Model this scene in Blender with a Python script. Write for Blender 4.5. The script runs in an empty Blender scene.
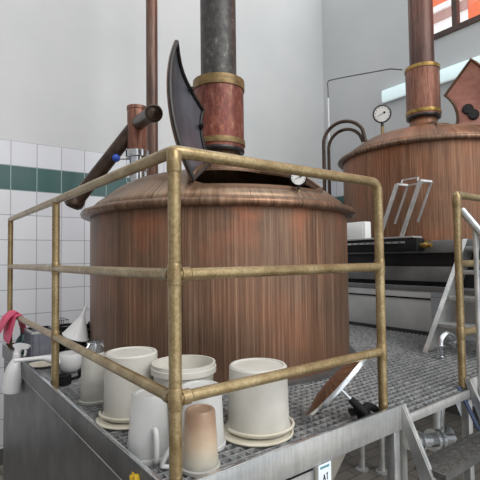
import bpy, bmesh, math, random
from mathutils import Vector, Matrix
random.seed(7)
V = Vector
PI = math.pi
scn = bpy.context.scene
COL = scn.collection
WL = {}

# ------------------------------------------------------------------ helpers
def finish(bm, ang=0.6):
    bmesh.ops.recalc_face_normals(bm, faces=bm.faces)
    for f in bm.faces: f.smooth = True
    for e in bm.edges:
        e.smooth = not (len(e.link_faces) == 2 and e.calc_face_angle(0) > ang)

def obj(name, bm, mat, parent=None, recalc=True, ang=0.6):
    if recalc: finish(bm, ang)
    off = WL.get(parent, V((0, 0, 0)))
    if off.length: bmesh.ops.translate(bm, verts=bm.verts, vec=-off)
    me = bpy.data.meshes.new(name); bm.to_mesh(me); bm.free()
    for m in (mat if isinstance(mat, (list, tuple)) else [mat]): me.materials.append(m)
    o = bpy.data.objects.new(name, me); COL.objects.link(o)
    if parent is not None:
        o.parent = parent
        WL[o] = off
    return o

def thing(name, label, cat, loc, group=None):
    o = bpy.data.objects.new(name, None); COL.objects.link(o)
    o.location = loc; o.empty_display_size = .05
    WL[o] = V(loc)
    o['label'] = label; o['category'] = cat
    if group: o['group'] = group
    return o

def tag(o, label, cat, group=None):
    o['label'] = label; o['category'] = cat
    if group: o['group'] = group
    return o

def rebase(o, loc):
    """move a single-mesh thing's origin to loc"""
    loc = V(loc)
    o.data.transform(Matrix.Translation(-loc)); o.location = loc
    return o

def struct(name, bm, mat):
    o = obj(name, bm, mat); o['kind'] = 'structure'; return o

def B(): return bmesh.new()

def box(bm, a, b, bev=0, mi=0):
    a = V(a); b = V(b)
    r = bmesh.ops.create_cube(bm, size=1)
    vs = r['verts']
    bmesh.ops.scale(bm, vec=(b - a), verts=vs)
    bmesh.ops.translate(bm, vec=(a + b) / 2, verts=vs)
    fs = {f for v in vs for f in v.link_faces}
    for f in fs: f.material_index = mi
    if bev:
        es = list({e for v in vs for e in v.link_edges})
        bmesh.ops.bevel(bm, geom=es, offset=bev, segments=2, affect='EDGES', profile=.5)
    return bm

def hexa(bm, pts, mi=0):
    """8 points: bottom loop 0-3, top loop 4-7"""
    v = [bm.verts.new(p) for p in pts]
    for q in ((3, 2, 1, 0), (4, 5, 6, 7), (0, 1, 5, 4), (1, 2, 6, 5), (2, 3, 7, 6), (3, 0, 4, 7)):
        f = bm.faces.new([v[i] for i in q]); f.material_index = mi
    return bm

def bar(bm, p, q, w, h, up=(0, 0, 1), mi=0):
    p = V(p); q = V(q); d = (q - p).normalized(); up = V(up)
    s = d.cross(up).normalized() * w / 2; t = s.normalized().cross(d).normalized() * h / 2
    hexa(bm, [p - s - t, p + s - t, q + s - t, q - s - t, p - s + t, p + s + t, q + s + t, q - s + t], mi)
    return bm

def tube(bm, pts, r, seg=14, cap=True, mi=0):
    pts = [V(p) for p in pts]; n = len(pts)
    rs = r if isinstance(r, (list, tuple)) else [r] * n
    tang = []
    for i in range(n):
        if i == 0: t = pts[1] - pts[0]
        elif i == n - 1: t = pts[-1] - pts[-2]
        else: t = (pts[i] - pts[i - 1]).normalized() + (pts[i + 1] - pts[i]).normalized()
        tang.append(t.normalized())
    up = V((0, 0, 1)) if abs(tang[0].z) < .95 else V((1, 0, 0))
    x = tang[0].cross(up).normalized()
    uvl = bm.loops.layers.uv.verify()
    rings = []; L = 0; Ls = []
    for i in range(n):
        if i:
            x = (x - tang[i] * x.dot(tang[i])).normalized(); L += (pts[i] - pts[i - 1]).length
        y = tang[i].cross(x)
        k = 1
        rings.append([bm.verts.new(pts[i] + (x * math.cos(a) + y * math.sin(a)) * rs[i]) for a in [2 * PI * j / seg for j in range(seg)]])
        Ls.append(L)
    for i in range(n - 1):
        for j in range(seg):
            k = (j + 1) % seg
            f = bm.faces.new([rings[i][j], rings[i][k], rings[i + 1][k], rings[i + 1][j]]); f.material_index = mi
            c = 2 * PI * max(rs) / seg
            for l, uv in zip(f.loops, ((j * c, Ls[i]), ((j + 1) * c, Ls[i]), ((j + 1) * c, Ls[i + 1]), (j * c, Ls[i + 1]))): l[uvl].uv = uv
    if cap:
        bm.faces.new(rings[0][::-1]).material_index = mi; bm.faces.new(rings[-1]).material_index = mi
    return bm

def lathe(bm, prof, c=(0, 0, 0), seg=64, mi=0, axis=None, a0=0, skip=None, closed=False):
    """prof list of (r,z). axis: optional direction (default z). skip(i,j)->bool leaves faces out"""
    c = V(c); M = Matrix.Identity(3)
    if axis is not None: M = V((0, 0, 1)).rotation_difference(V(axis).normalized()).to_matrix()
    uvl = bm.loops.layers.uv.verify()
    rings = []; Ls = [0]
    for i, (r, z) in enumerate(prof):
        if i: Ls.append(Ls[-1] + math.hypot(r - prof[i - 1][0], z - prof[i - 1][1]))
        if r < 1e-6: rings.append([bm.verts.new(c + M @ V((0, 0, z)))])
        else: rings.append([bm.verts.new(c + M @ V((r * math.cos(a), r * math.sin(a), z))) for a in [a0 + 2 * PI * j / seg for j in range(seg)]])
    R = max(r for r, z in prof)
    pairs = list(zip(range(len(prof) - 1), range(1, len(prof))))
    if closed: pairs.append((len(prof) - 1, 0))
    for i, i2 in pairs:
        A = rings[i]; D = rings[i2]
        for j in range(seg):
            if skip and skip(i, j): continue
            k = (j + 1) % seg
            if len(A) == 1 and len(D) == 1: continue
            if len(A) == 1: vs = [A[0], D[k], D[j]]; uv = ((j + .5, i), (j + 1, i2), (j, i2))
            elif len(D) == 1: vs = [A[j], A[k], D[0]]; uv = ((j, i), (j + 1, i), (j + .5, i2))
            else: vs = [A[j], A[k], D[k], D[j]]; uv = ((j, i), (j + 1, i), (j + 1, i2), (j, i2))
            f = bm.faces.new(vs); f.material_index = mi
            for l, (a, b) in zip(f.loops, uv): l[uvl].uv = (a * 2 * PI * R / seg, prof[b][1] if abs(prof[-1][1] - prof[0][1]) > .3 * R else Ls[b])
    return bm

def arc(c, r, a, b, n, u, v):
    c = V(c); u = V(u); v = V(v)
    return [c + (u * math.cos(t) + v * math.sin(t)) * r for t in [a + (b - a) * i / n for i in range(n + 1)]]

def smooth_path(pts, n=6):
    pts = [V(p) for p in pts]; out = []
    P = [pts[0] * 2 - pts[1]] + pts + [pts[-1] * 2 - pts[-2]]
    for i in range(1, len(P) - 2):
        for k in range(n):
            t = k / n
            a, b, c, d = P[i - 1], P[i], P[i + 1], P[i + 2]
            out.append(.5 * ((2 * b) + (c - a) * t + (2 * a - 5 * b + 4 * c - d) * t * t + (3 * b - a - 3 * c + d) * t ** 3))
    out.append(pts[-1]); return out

# ------------------------------------------------------------------ materials
def hx(r, g, b):
    f = lambda c: (c / 255 / 12.92) if c <= 10 else ((c / 255 + .055) / 1.055) ** 2.4
    return (f(r), f(g), f(b), 1)

def mat(name, col, rough=.5, metal=0, **kw):
    m = bpy.data.materials.new(name); m.use_nodes = True
    p = m.node_tree.nodes['Principled BSDF']
    p.inputs['Base Color'].default_value = col
    p.inputs['Roughness'].default_value = rough
    p.inputs['Metallic'].default_value = metal
    for k, v in kw.items(): p.inputs[k].default_value = v
    return m

def ramp(nt, fac, stops):
    n = nt.nodes.new('ShaderNodeValToRGB'); cr = n.color_ramp
    cr.elements[0].position, cr.elements[0].color = stops[0]
    cr.elements[1].position, cr.elements[1].color = stops[-1]
    for p, c in stops[1:-1]:
        e = cr.elements.new(p); e.color = c
    nt.links.new(fac, n.inputs[0]); return n.outputs[0]

def noise(nt, coord, scale, detail=4, loc=(0, 0, 0), s=1, rough=.55):
    t = nt.nodes.new('ShaderNodeTexCoord'); mp = nt.nodes.new('ShaderNodeMapping')
    mp.inputs['Scale'].default_value = scale; mp.inputs['Location'].default_value = loc
    nt.links.new(t.outputs[coord], mp.inputs[0])
    n = nt.nodes.new('ShaderNodeTexNoise'); n.inputs['Scale'].default_value = s; n.inputs['Detail'].default_value = detail
    n.inputs['Roughness'].default_value = rough
    nt.links.new(mp.outputs[0], n.inputs['Vector']); return n.outputs[0]

def mix(nt, fac, a, b, mode='MIX'):
    n = nt.nodes.new('ShaderNodeMix'); n.data_type = 'RGBA'; n.blend_type = mode
    if isinstance(fac, float): n.inputs[0].default_value = fac
    else: nt.links.new(fac, n.inputs[0])
    for i, x in ((6, a), (7, b)):
        if isinstance(x, tuple): n.inputs[i].default_value = x
        else: nt.links.new(x, n.inputs[i])
    return n.outputs[2]

def noisy(name, stops, scale, coord='Object', rough=.5, metal=0, detail=4, bump=0, fine=None, rvar=0, **kw):
    m = mat(name, stops[0][1], rough, metal, **kw); nt = m.node_tree; p = nt.nodes['Principled BSDF']
    nz = noise(nt, coord, scale, detail)
    c = ramp(nt, nz, stops)
    if fine:
        f = ramp(nt, noise(nt, coord, fine[0], 3, (3, 5, 1)), [(.35, fine[1]), (.65, fine[2])])
        c = mix(nt, 1.0, c, f, 'MULTIPLY')
    nt.links.new(c, p.inputs['Base Color'])
    if bump:
        b = nt.nodes.new('ShaderNodeBump'); b.inputs['Strength'].default_value = bump; b.inputs['Distance'].default_value = .01
        nt.links.new(nz, b.inputs['Height']); nt.links.new(b.outputs[0], p.inputs['Normal'])
    return m

def copper(name, stops, metal=.45, rough=.42, streak=26, tint=None, vs=1.3):
    m = mat(name, stops[0][1], rough, metal); nt = m.node_tree; p = nt.nodes['Principled BSDF']
    n1 = noise(nt, 'UV', (streak, vs, 1), 6, s=1, rough=.65)
    n2 = noise(nt, 'UV', (streak * 3.6, vs * 4, 1), 5, (9, 4, 0), rough=.7)
    c = ramp(nt, n1, stops)
    f = ramp(nt, n2, [(.3, (.58, .57, .56, 1)), (.5, (.95, .95, .95, 1)), (.68, (1.32, 1.3, 1.28, 1))])
    c = mix(nt, 1.0, c, f, 'MULTIPLY')
    n3 = noise(nt, 'UV', (1.6, 1.4, 1), 4, (2, 7, 0))
    g = ramp(nt, n3, [(.35, (.78, .82, .86, 1)), (.5, (1, 1, 1, 1)), (.68, (1.28, 1.06, .95, 1))])
    c = mix(nt, 1.0, c, g, 'MULTIPLY')
    if tint:
        c = tint(nt, c)
    nt.links.new(c, p.inputs['Base Color'])
    b = nt.nodes.new('ShaderNodeBump'); b.inputs['Strength'].default_value = .15; b.inputs['Distance'].default_value = .004
    nt.links.new(n2, b.inputs['Height']); nt.links.new(b.outputs[0], p.inputs['Normal'])
    r = ramp(nt, n1, [(.3, (rough - .1,) * 3 + (1,)), (.7, (rough + .12,) * 3 + (1,))]); nt.links.new(r, p.inputs['Roughness'])
    return m

def top_orange(nt, c):
    # orange patches blended in towards the top, just below the rim
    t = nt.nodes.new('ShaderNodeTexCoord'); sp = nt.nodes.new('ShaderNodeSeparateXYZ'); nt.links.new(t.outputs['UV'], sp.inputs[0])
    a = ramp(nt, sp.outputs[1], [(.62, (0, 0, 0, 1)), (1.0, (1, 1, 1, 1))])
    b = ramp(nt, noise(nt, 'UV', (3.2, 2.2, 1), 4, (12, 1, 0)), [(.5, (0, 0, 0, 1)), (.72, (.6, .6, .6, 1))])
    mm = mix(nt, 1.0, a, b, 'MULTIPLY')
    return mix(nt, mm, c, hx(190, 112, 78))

M = {}
M['copper'] = copper('kettle_copper', [(.3, hx(92, 67, 52)), (.45, hx(116, 88, 70)), (.56, hx(132, 102, 82)), (.7, hx(162, 134, 112))], tint=top_orange, streak=62, vs=.7)
M['copper2'] = copper('kettle_copper_warm', [(.3, hx(96, 66, 48)), (.45, hx(122, 86, 64)), (.56, hx(140, 102, 78)), (.68, hx(164, 128, 102))], streak=52, vs=.8)
M['dome'] = copper('dome_copper', [(.3, hx(108, 84, 66)), (.5, hx(138, 112, 90)), (.68, hx(172, 148, 124))], streak=42, vs=1.6, metal=.55, rough=.32)
M['rim'] = copper('rim_copper', [(.3, hx(98, 74, 58)), (.5, hx(122, 94, 74)), (.68, hx(150, 122, 100))], streak=30, vs=1.5, metal=.55, rough=.3)
M['collar'] = copper('collar_copper', [(.3, hx(86, 44, 38)), (.5, hx(124, 66, 54)), (.64, hx(146, 98, 78)), (.72, hx(180, 150, 134))], streak=22, vs=7, metal=.35)
M['collar2'] = copper('collar_copper_dull', [(.3, hx(96, 62, 50)), (.5, hx(134, 92, 76)), (.7, hx(166, 124, 104))], streak=30, vs=2, metal=.4)
M['pipe_copper'] = copper('pipe_copper', [(.3, hx(82, 62, 54)), (.5, hx(104, 80, 70)), (.7, hx(134, 112, 100))], streak=30, vs=1.2, metal=.45, rough=.36)
M['pipe_dark'] = noisy('pipe_dark_brown', [(.3, hx(52, 42, 38)), (.7, hx(92, 74, 62))], (9, 9, 9), metal=.5, rough=.35)
M['flue'] = noisy('flue_black', [(.35, hx(52, 50, 50)), (.6, hx(74, 72, 70)), (.72, hx(110, 108, 102))], (26, 26, 18), rough=.45, metal=.3, fine=((120, 120, 120), (.7, .7, .7, 1), (1.3, 1.3, 1.25, 1)))
M['flue2'] = copper('flue_brown', [(.3, hx(74, 52, 46)), (.5, hx(100, 74, 66)), (.7, hx(128, 104, 94))], streak=22, vs=.8, metal=.4, rough=.4)
M['brass'] = noisy('brass', [(.3, hx(138, 118, 84)), (.5, hx(160, 140, 104)), (.7, hx(180, 162, 126))], (9, 9, 9), metal=.55, rough=.3, fine=((90, 90, 90), (.78, .74, .66, 1), (1.12, 1.12, 1.1, 1)))
M['brass_pol'] = noisy('polished_brass_band', [(.3, hx(128, 98, 44)), (.7, hx(176, 144, 80))], (20, 20, 20), metal=.55, rough=.3)
M['brass_dull'] = noisy('dull_brass_band', [(.3, hx(104, 84, 52)), (.7, hx(140, 116, 76))], (20, 20, 20), metal=.45, rough=.4)
M['steel'] = noisy('stainless_steel', [(.3, hx(172, 174, 175)), (.5, hx(192, 192, 190)), (.7, hx(212, 211, 208))], (3, 3, 9), metal=.55, rough=.36, fine=((60, 60, 8), (.86, .86, .86, 1), (1.06, 1.06, 1.06, 1)))
M['steel_panel'] = noisy('dark_steel_panel', [(.3, hx(84, 84, 84)), (.5, hx(98, 98, 97)), (.7, hx(116, 115, 113))], (5, 5, 5), metal=.45, rough=.42, fine=((60, 60, 22), (.85, .85, .87, 1), (1.1, 1.1, 1.1, 1)))  # darker, duller grey than the stainless steel
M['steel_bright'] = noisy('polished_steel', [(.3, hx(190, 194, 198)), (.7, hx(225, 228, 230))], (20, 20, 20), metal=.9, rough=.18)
M['grating'] = noisy('galvanised_grating', [(.3, hx(140, 142, 144)), (.5, hx(174, 175, 176)), (.7, hx(210, 210, 208))], (30, 30, 30), metal=.45, rough=.4)
M['tread'] = noisy('worn_tread_steel', [(.3, hx(74, 72, 70)), (.7, hx(104, 102, 98))], (24, 24, 24), metal=.45, rough=.45)
M['wall'] = noisy('white_plaster', [(.35, hx(192, 194, 194)), (.65, hx(200, 201, 201))], (.7, .7, .7), rough=.9, bump=.04)
M['black'] = noisy('black_plastic', [(.3, hx(14, 14, 15)), (.7, hx(30, 30, 31))], (14, 14, 14), rough=.7, **{'Specular IOR Level': .25})
M['blackpaint'] = noisy('black_painted_metal', [(.3, hx(26, 24, 24)), (.7, hx(46, 42, 40))], (30, 30, 30), rough=.35, metal=.3)
M['lining'] = noisy('lid_lining_grey', [(.3, hx(60, 62, 68)), (.7, hx(104, 106, 114))], (3, 3, 2), rough=.35, metal=.5)
M['lining2'] = noisy('lid_lining_pink', [(.3, hx(150, 92, 80)), (.5, hx(196, 136, 120)), (.7, hx(224, 178, 160))], (2.2, 2.2, 5), rough=.35, metal=.35)
M['plastic'] = noisy('white_plastic', [(.3, hx(196, 193, 184)), (.7, hx(214, 211, 203))], (7, 7, 7), rough=.45, **{'Subsurface Weight': .15, 'Subsurface Radius': (.03, .03, .03)})
M['plastic_trans'] = noisy('translucent_plastic', [(.3, hx(212, 212, 210)), (.7, hx(224, 224, 221))], (5, 5, 5), rough=.3, Alpha=.8)
M['plastic_cream'] = noisy('cream_plastic', [(.3, hx(202, 195, 174)), (.7, hx(224, 219, 204))], (9, 9, 9), rough=.45)
M['plastic_clear'] = noisy('clear_plastic', [(.3, hx(228, 229, 228)), (.7, hx(240, 240, 238))], (6, 6, 6), rough=.25, Alpha=.42)
M['plastic_white'] = mat('bright_white_plastic', hx(218, 218, 218), .4)
M['beaker_cloudy'] = noisy('cloudy_plastic', [(.3, hx(176, 174, 166)), (.7, hx(204, 202, 194))], (6, 6, 14), rough=.35, Alpha=.85)
M['bowl'] = noisy('insulated_bowl', [(.3, hx(190, 186, 172)), (.7, hx(222, 218, 206))], (3, 3, 3), rough=.5)
M['pink'] = noisy('pink_rubber', [(.3, hx(205, 60, 100)), (.7, hx(236, 92, 128))], (12, 12, 12), rough=.6)
M['teal'] = noisy('teal_glassy', [(.3, hx(40, 84, 84)), (.7, hx(90, 130, 128))], (16, 16, 16), rough=.25)
M['crate'] = noisy('grey_crate_plastic', [(.3, hx(112, 114, 124)), (.7, hx(146, 148, 160))], (8, 8, 8), rough=.5)
M['blue_steel'] = mat('blue_tinted_steel', hx(96, 108, 140), .3, .6)
M['blue'] = mat('blue_knob', hx(50, 88, 190), .35)
M['yellow'] = mat('yellow_plastic', hx(222, 184, 50), .45)
M['dial'] = mat('dial_white', hx(232, 232, 228), .4)
M['ink'] = mat('dial_black', hx(18, 18, 18), .5)
M['paper'] = mat('paper_white', hx(228, 236, 246), .6)
M['paper_teal'] = mat('paper_teal_print', hx(70, 140, 150), .6)
M['frame_dark'] = noisy('dark_window_frame', [(.3, hx(52, 36, 30)), (.7, hx(82, 60, 50))], (6, 6, 20), rough=.5)
M['glass'] = mat('window_glass', (1, 1, 1, 1), .02, 0, **{'Transmission Weight': 1.0, 'Alpha': .06})
M['orange'] = noisy('orange_render', [(.3, hx(224, 104, 66)), (.7, hx(240, 128, 88))], (1, 1, 1), rough=.9)
M['ext_white'] = mat('white_render', hx(240, 240, 238), .8)
M['ext_pink'] = mat('grey_pink_render', hx(176, 140, 132), .9)
M['conduit'] = mat('white_conduit', hx(222, 224, 224), .4)
M['greysheet'] = noisy('light_grey_panel', [(.3, hx(180, 182, 180)), (.7, hx(206, 206, 202))], (3, 3, 3), rough=.45, metal=.1)
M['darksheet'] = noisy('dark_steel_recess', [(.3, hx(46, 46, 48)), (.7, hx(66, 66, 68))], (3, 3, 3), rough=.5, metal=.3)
M['fascia'] = noisy('dark_fascia', [(.3, hx(112, 114, 114)), (.7, hx(142, 143, 142))], (3, 3, 3), rough=.4, metal=.4)
m = mat('lamp_glow', hx(220, 245, 248), .4); pp = m.node_tree.nodes['Principled BSDF']
pp.inputs['Emission Color'].default_value = hx(232, 248, 250); pp.inputs['Emission Strength'].default_value = .32
M['glow'] = m

def stained():
    m = mat('brown_stained_plastic', hx(200, 190, 178), .3, 0, Alpha=.93); nt = m.node_tree; p = nt.nodes['Principled BSDF']
    t = nt.nodes.new('ShaderNodeTexCoord'); sp = nt.nodes.new('ShaderNodeSeparateXYZ'); nt.links.new(t.outputs['Object'], sp.inputs[0])
    n = noise(nt, 'Object', (18, 18, 18), 3)
    ad = nt.nodes.new('ShaderNodeMath'); ad.operation = 'MULTIPLY_ADD'; nt.links.new(n, ad.inputs[0]); ad.inputs[1].default_value = .06; nt.links.new(sp.outputs[2], ad.inputs[2])
    c = ramp(nt, ad.outputs[0], [(.03, hx(176, 176, 174)), (.07, hx(206, 200, 184)), (.13, hx(194, 172, 146)), (.2, hx(164, 134, 110))])
    nt.links.new(c, p.inputs['Base Color']); return m
M['stained'] = stained()

def tile_mat(name, axis, x0, z0, w, h):
    m = mat(name, (1, 1, 1, 1), .18); nt = m.node_tree; p = nt.nodes['Principled BSDF']
    t = nt.nodes.new('ShaderNodeTexCoord'); sp = nt.nodes.new('ShaderNodeSeparateXYZ'); nt.links.new(t.outputs['Object'], sp.inputs[0])
    cb = nt.nodes.new('ShaderNodeCombineXYZ')
    def sub(o, v):
        n = nt.nodes.new('ShaderNodeMath'); n.operation = 'SUBTRACT'; nt.links.new(o, n.inputs[0]); n.inputs[1].default_value = v; return n.outputs[0]
    nt.links.new(sub(sp.outputs[axis], x0 - 40 * w), cb.inputs[0]); nt.links.new(sub(sp.outputs[2], z0 - 20 * h), cb.inputs[1])
    br = nt.nodes.new('ShaderNodeTexBrick'); br.offset = 0; br.squash = 1
    br.inputs['Scale'].default_value = 1; br.inputs['Brick Width'].default_value = w; br.inputs['Row Height'].default_value = h
    br.inputs['Mortar Size'].default_value = .0045; br.inputs['Mortar Smooth'].default_value = .1
    br.inputs['Color1'].default_value = hx(206, 207, 212); br.inputs['Color2'].default_value = hx(212, 213, 217)
    br.inputs['Mortar'].default_value = hx(150, 150, 156)
    nt.links.new(cb.outputs[0], br.inputs['Vector'])
    g = nt.nodes.new('ShaderNodeTexBrick'); g.offset = 0; g.squash = 1
    for k in ('Scale', 'Brick Width', 'Row Height', 'Mortar Size', 'Mortar Smooth'): g.inputs[k].default_value = br.inputs[k].default_value
    g.inputs['Color1'].default_value = hx(60, 90, 88); g.inputs['Color2'].default_value = hx(66, 97, 94); g.inputs['Mortar'].default_value = hx(150, 172, 170)
    nt.links.new(cb.outputs[0], g.inputs['Vector'])
    def cmp(o, op, v):
        n = nt.nodes.new('ShaderNodeMath'); n.operation = op; nt.links.new(o, n.inputs[0]); n.inputs[1].default_value = v; return n.outputs[0]
    a = cmp(sp.outputs[2], 'GREATER_THAN', z0); b = cmp(sp.outputs[2], 'LESS_THAN', z0 + h)
    mu = nt.nodes.new('ShaderNodeMath'); mu.operation = 'MULTIPLY'; nt.links.new(a, mu.inputs[0]); nt.links.new(b, mu.inputs[1])
    nt.links.new(mix(nt, mu.outputs[0], br.outputs[0], g.outputs[0]), p.inputs['Base Color'])
    bp = nt.nodes.new('ShaderNodeBump'); bp.inputs['Strength'].default_value = .3; bp.inputs['Distance'].default_value = .004; bp.invert = True
    nt.links.new(br.outputs['Fac'], bp.inputs['Height']); nt.links.new(bp.outputs[0], p.inputs['Normal'])
    return m

def floor_mat():
    m = mat('floor_tiles', (1, 1, 1, 1), .5); nt = m.node_tree; p = nt.nodes['Principled BSDF']
    t = nt.nodes.new('ShaderNodeTexCoord')
    br = nt.nodes.new('ShaderNodeTexBrick'); br.offset = .5
    br.inputs['Scale'].default_value = 1; br.inputs['Brick Width'].default_value = .3; br.inputs['Row Height'].default_value = .15
    br.inputs['Mortar Size'].default_value = .006
    br.inputs['Color1'].default_value = hx(118, 112, 104); br.inputs['Color2'].default_value = hx(138, 132, 124); br.inputs['Mortar'].default_value = hx(70, 68, 66)
    nt.links.new(t.outputs['Object'], br.inputs['Vector']); nt.links.new(br.outputs[0], p.inputs['Base Color']); return m

# ------------------------------------------------------------------ the room
FZ = -1.58; WY = 4.48; WX = 5.75; HZ = 6.4
M['floor'] = floor_mat()
bm = B(); box(bm, (-3.2, -5, FZ - .1), (WX + .3, WY + .2, FZ)); struct('floor', bm, M['floor'])
bm = B(); box(bm, (-3.2, WY, FZ), (WX + .3, WY + .2, HZ)); struct('wall_back', bm, M['wall'])
bm = B()
WA, WB, WZ0, WZ1 = -.9, 2.42, 4.13, 6.1
box(bm, (WX, -5, FZ), (WX + .3, WY, WZ0)); box(bm, (WX, -5, WZ1), (WX + .3, WY, HZ))
box(bm, (WX, -5, WZ0), (WX + .3, WA, WZ1)); box(bm, (WX, WB, WZ0), (WX + .3, WY, WZ1))
struct('wall_right', bm, M['wall'])
bm = B(); box(bm, (-3.2, -5, FZ), (-3, WY, HZ)); struct('wall_left_unseen', bm, M['wall'])  # unseen room wall, added to cut the sky light from the left
bm = B(); box(bm, (-3, WY - .012, FZ + .18), (WX - .012, WY, 2.175))
struct('trim_1', bm, tile_mat('wall_tiles_back', 0, .255, 1.583, .287, .295))
bm = B(); box(bm, (WX - .012, -5, FZ + .18), (WX, WY - .012, 2.175))
struct('trim_2', bm, tile_mat('wall_tiles_side', 1, WY, 1.583, .287, .295))
bm = B(); box(bm, (-3, WY - .02, FZ), (WX - .02, WY, FZ + .18)); struct('baseboard_back', bm, mat('dark_plinth', hx(84, 84, 82), .5))
bm = B(); box(bm, (WX - .02, -5, FZ), (WX, WY, FZ + .18)); struct('baseboard_right', bm, mat('dark_plinth_side', hx(84, 84, 82), .5))
# window in the right wall
w = bpy.data.objects.new('window_1', None); COL.objects.link(w); w.location = (WX, WB, WZ0); WL[w] = V((WX, WB, WZ0)); w['kind'] = 'structure'
bm = B()
box(bm, (WX - .03, WA, WZ0 - .05), (WX + .1, WB, WZ0 + .03)); box(bm, (WX - .03, WA, WZ1 - .06), (WX + .1, WB, WZ1))
for y in (WB - .06, 1.84, .75, -.3, WA): box(bm, (WX - .02, y, WZ0), (WX + .08, y + .075, WZ1))
obj('window_frame', bm, M['frame_dark'], w)
bm = B(); box(bm, (WX + .03, WA, WZ0), (WX + .036, WB, WZ1)); obj('window_pane', bm, M['glass'], w)
# building outside
t = thing('building', 'orange rendered building with white and pinkish cornice bands seen through the high window', 'building', (14, 6, FZ))
bm = B(); box(bm, (14, -8, FZ), (18, 5.45, 16)); box(bm, (14.02, 5.45, 9.45), (18, 12, 16)); obj('orange_wall', bm, M['orange'], t)
bm = B(); box(bm, (14, 5.45, FZ), (18, 12, 8.93)); box(bm, (13.85, 5.62, 9.25), (14.6, 12, 9.45)); obj('white_wall', bm, M['ext_white'], t)
bm = B(); box(bm, (13.95, 5.45, 8.93), (18, 12, 9.25)); obj('cornice', bm, M['ext_pink'], t)
# fluorescent batten on the right wall
t = thing('wall_light', 'long white fluorescent batten light on the right wall below the window', 'lamp', (WX, 1.9, 3.37))
bm = B(); box(bm, (WX - .05, .75, 3.35), (WX, 3.13, 3.53), .01); obj('housing', bm, M['plastic_white'], t)
bm = B(); box(bm, (WX - .12, .8, 3.335), (WX - .05, 3.10, 3.545), .03); obj('diffuser', bm, M['glow'], t)

# ------------------------------------------------------------------ lower platform
K1 = V((1.326, 1.669, 0)); K2 = V((4.533, 1.724, 0))
PL = thing('work_platform', 'steel work platform with open grating deck around the near kettle', 'platform', (0, 0, FZ))
X0, X1, Y0, Y1 = -.03, 3.22, -.03, 2.92
bm = B(); bw = .003; gh = .038
def clipped(a0, a1, cc, off, r):
    """interval [a0,a1] minus circle slice"""
    if abs(off) >= r: return [(a0, a1)]
    h = math.sqrt(r * r - off * off); out = []
    if cc - h > a0: out.append((a0, cc - h))
    if cc + h < a1: out.append((cc + h, a1))
    return out
RK = 1.03
def gratebar(p, q, h, wd=bw):
    bar(bm, p, q, wd, h)
y = Y0 + .03
while y < Y1:
    for a, b in clipped(X0, X1, K1.x, y - K1.y, RK): gratebar((a, y, -gh / 2), (b, y, -gh / 2), gh, .005)
    y += .042
x = X0 + .03
while x < X1:
    for a, b in clipped(Y0, Y1, K1.y, x - K1.x, RK): gratebar((x, a, -gh / 2 - .0015), (x, b, -gh / 2 - .0015), gh - .003)
    x += .042
obj('deck_grating', bm, M['grating'], PL, recalc=False)
def plate(name, a, b, m=None, bev=.002):
    bm = B(); box(bm, a, b, bev); return obj(name, bm, m or M['steel'], PL)
plate('kick_plate', (-.050, -.046, -.055), (-.038, 2.92, .055), M['steel_panel'], .003)
plate('kick_plate', (-.046, -.048, -.058), (1.165, -.036, .055))
plate('kick_plate', (1.835, -.048, -.06), (3.23, -.036, .055))
plate('nosing', (1.172, -.05, -.045), (1.83, -.036, -.002))
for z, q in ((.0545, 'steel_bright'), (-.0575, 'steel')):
    bm = B(); box(bm, (-.0525, -.049, z), (-.036, 2.92, z + .0025), .001); obj('edge_highlight', bm, M[q], PL)  # bright strips added to put a highlight along the left plate's edges
bm = B(); box(bm, (-.0525, -.0505, .0545), (1.165, -.036, .0575), .001); obj('edge_highlight', bm, M['steel_bright'], PL)  # same added highlight strip on the front plate's top edge
bm = B(); box(bm, (-.036, 0.0, FZ), (-.03, 2.92, -.05)); box(bm, (-.03, 2.914, FZ), (.5, 2.92, .05))
obj('side_panel', bm, M['steel_panel'], PL)
bm = B(); box(bm, (-.03, -.028, FZ), (.6, -.022, -.05)); obj('front_panel', bm, M['steel'], PL)
bm = B(); box(bm, (.36, -.0315, -.078), (.585, -.028, -.072)); obj('panel_slot', bm, M['black'], PL)
bm = B()
for x in (.64, 1.9, 3.1): box(bm, (x, -.03, -.09), (x + .04, 2.9, -.03))
for y in (.3, 2.75): box(bm, (0, y, -.09), (3.2, y + .04, -.03))
obj('deck_beams', bm, M['steel_panel'], PL)
for (x, y) in ((1.145, -.01), (1.88, 0.0), (3.15, 0.0), (3.15, 2.8)):
    bm = B(); box(bm, (x - .022, y - .022, FZ), (x + .022, y + .022, -.03), .003); obj('leg', bm, M['steel'], PL)
bm = B(); lathe(bm, [(1.005, .002), (1.055, .002), (1.055, .016), (1.005, .022)], K1, 96, closed=True); obj('collar_ring', bm, M['steel_panel'], PL)
lb = obj('paper_label', box(B(), (.592, -.0525, -.19), (.664, -.0495, -.058)), M['paper'], PL); lb['label'] = 'white paper label with teal heading'
bm = B()
for i in range(9): box(bm, (.602 + i * .0058, -.0535, -.0735 - .002 * (i % 2)), (.602 + i * .0058 + .004, -.0525, -.0655))
obj('label_heading', bm, M['paper_teal'], lb)
bm = B(); bar(bm, (.618, -.053, -.125), (.624, -.053, -.098), .001, .004, (1, 0, 0)); bar(bm, (.624, -.053, -.098), (.630, -.053, -.125), .001, .004, (1, 0, 0)); bar(bm, (.620, -.053, -.114), (.628, -.053, -.114), .001, .003)
bar(bm, (.641, -.053, -.122), (.641, -.053, -.094), .001, .004, (1, 0, 0)); bar(bm, (.636, -.053, -.1), (.641, -.053, -.095), .001, .003)
obj('label_print', bm, M['ink'], lb)

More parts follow.
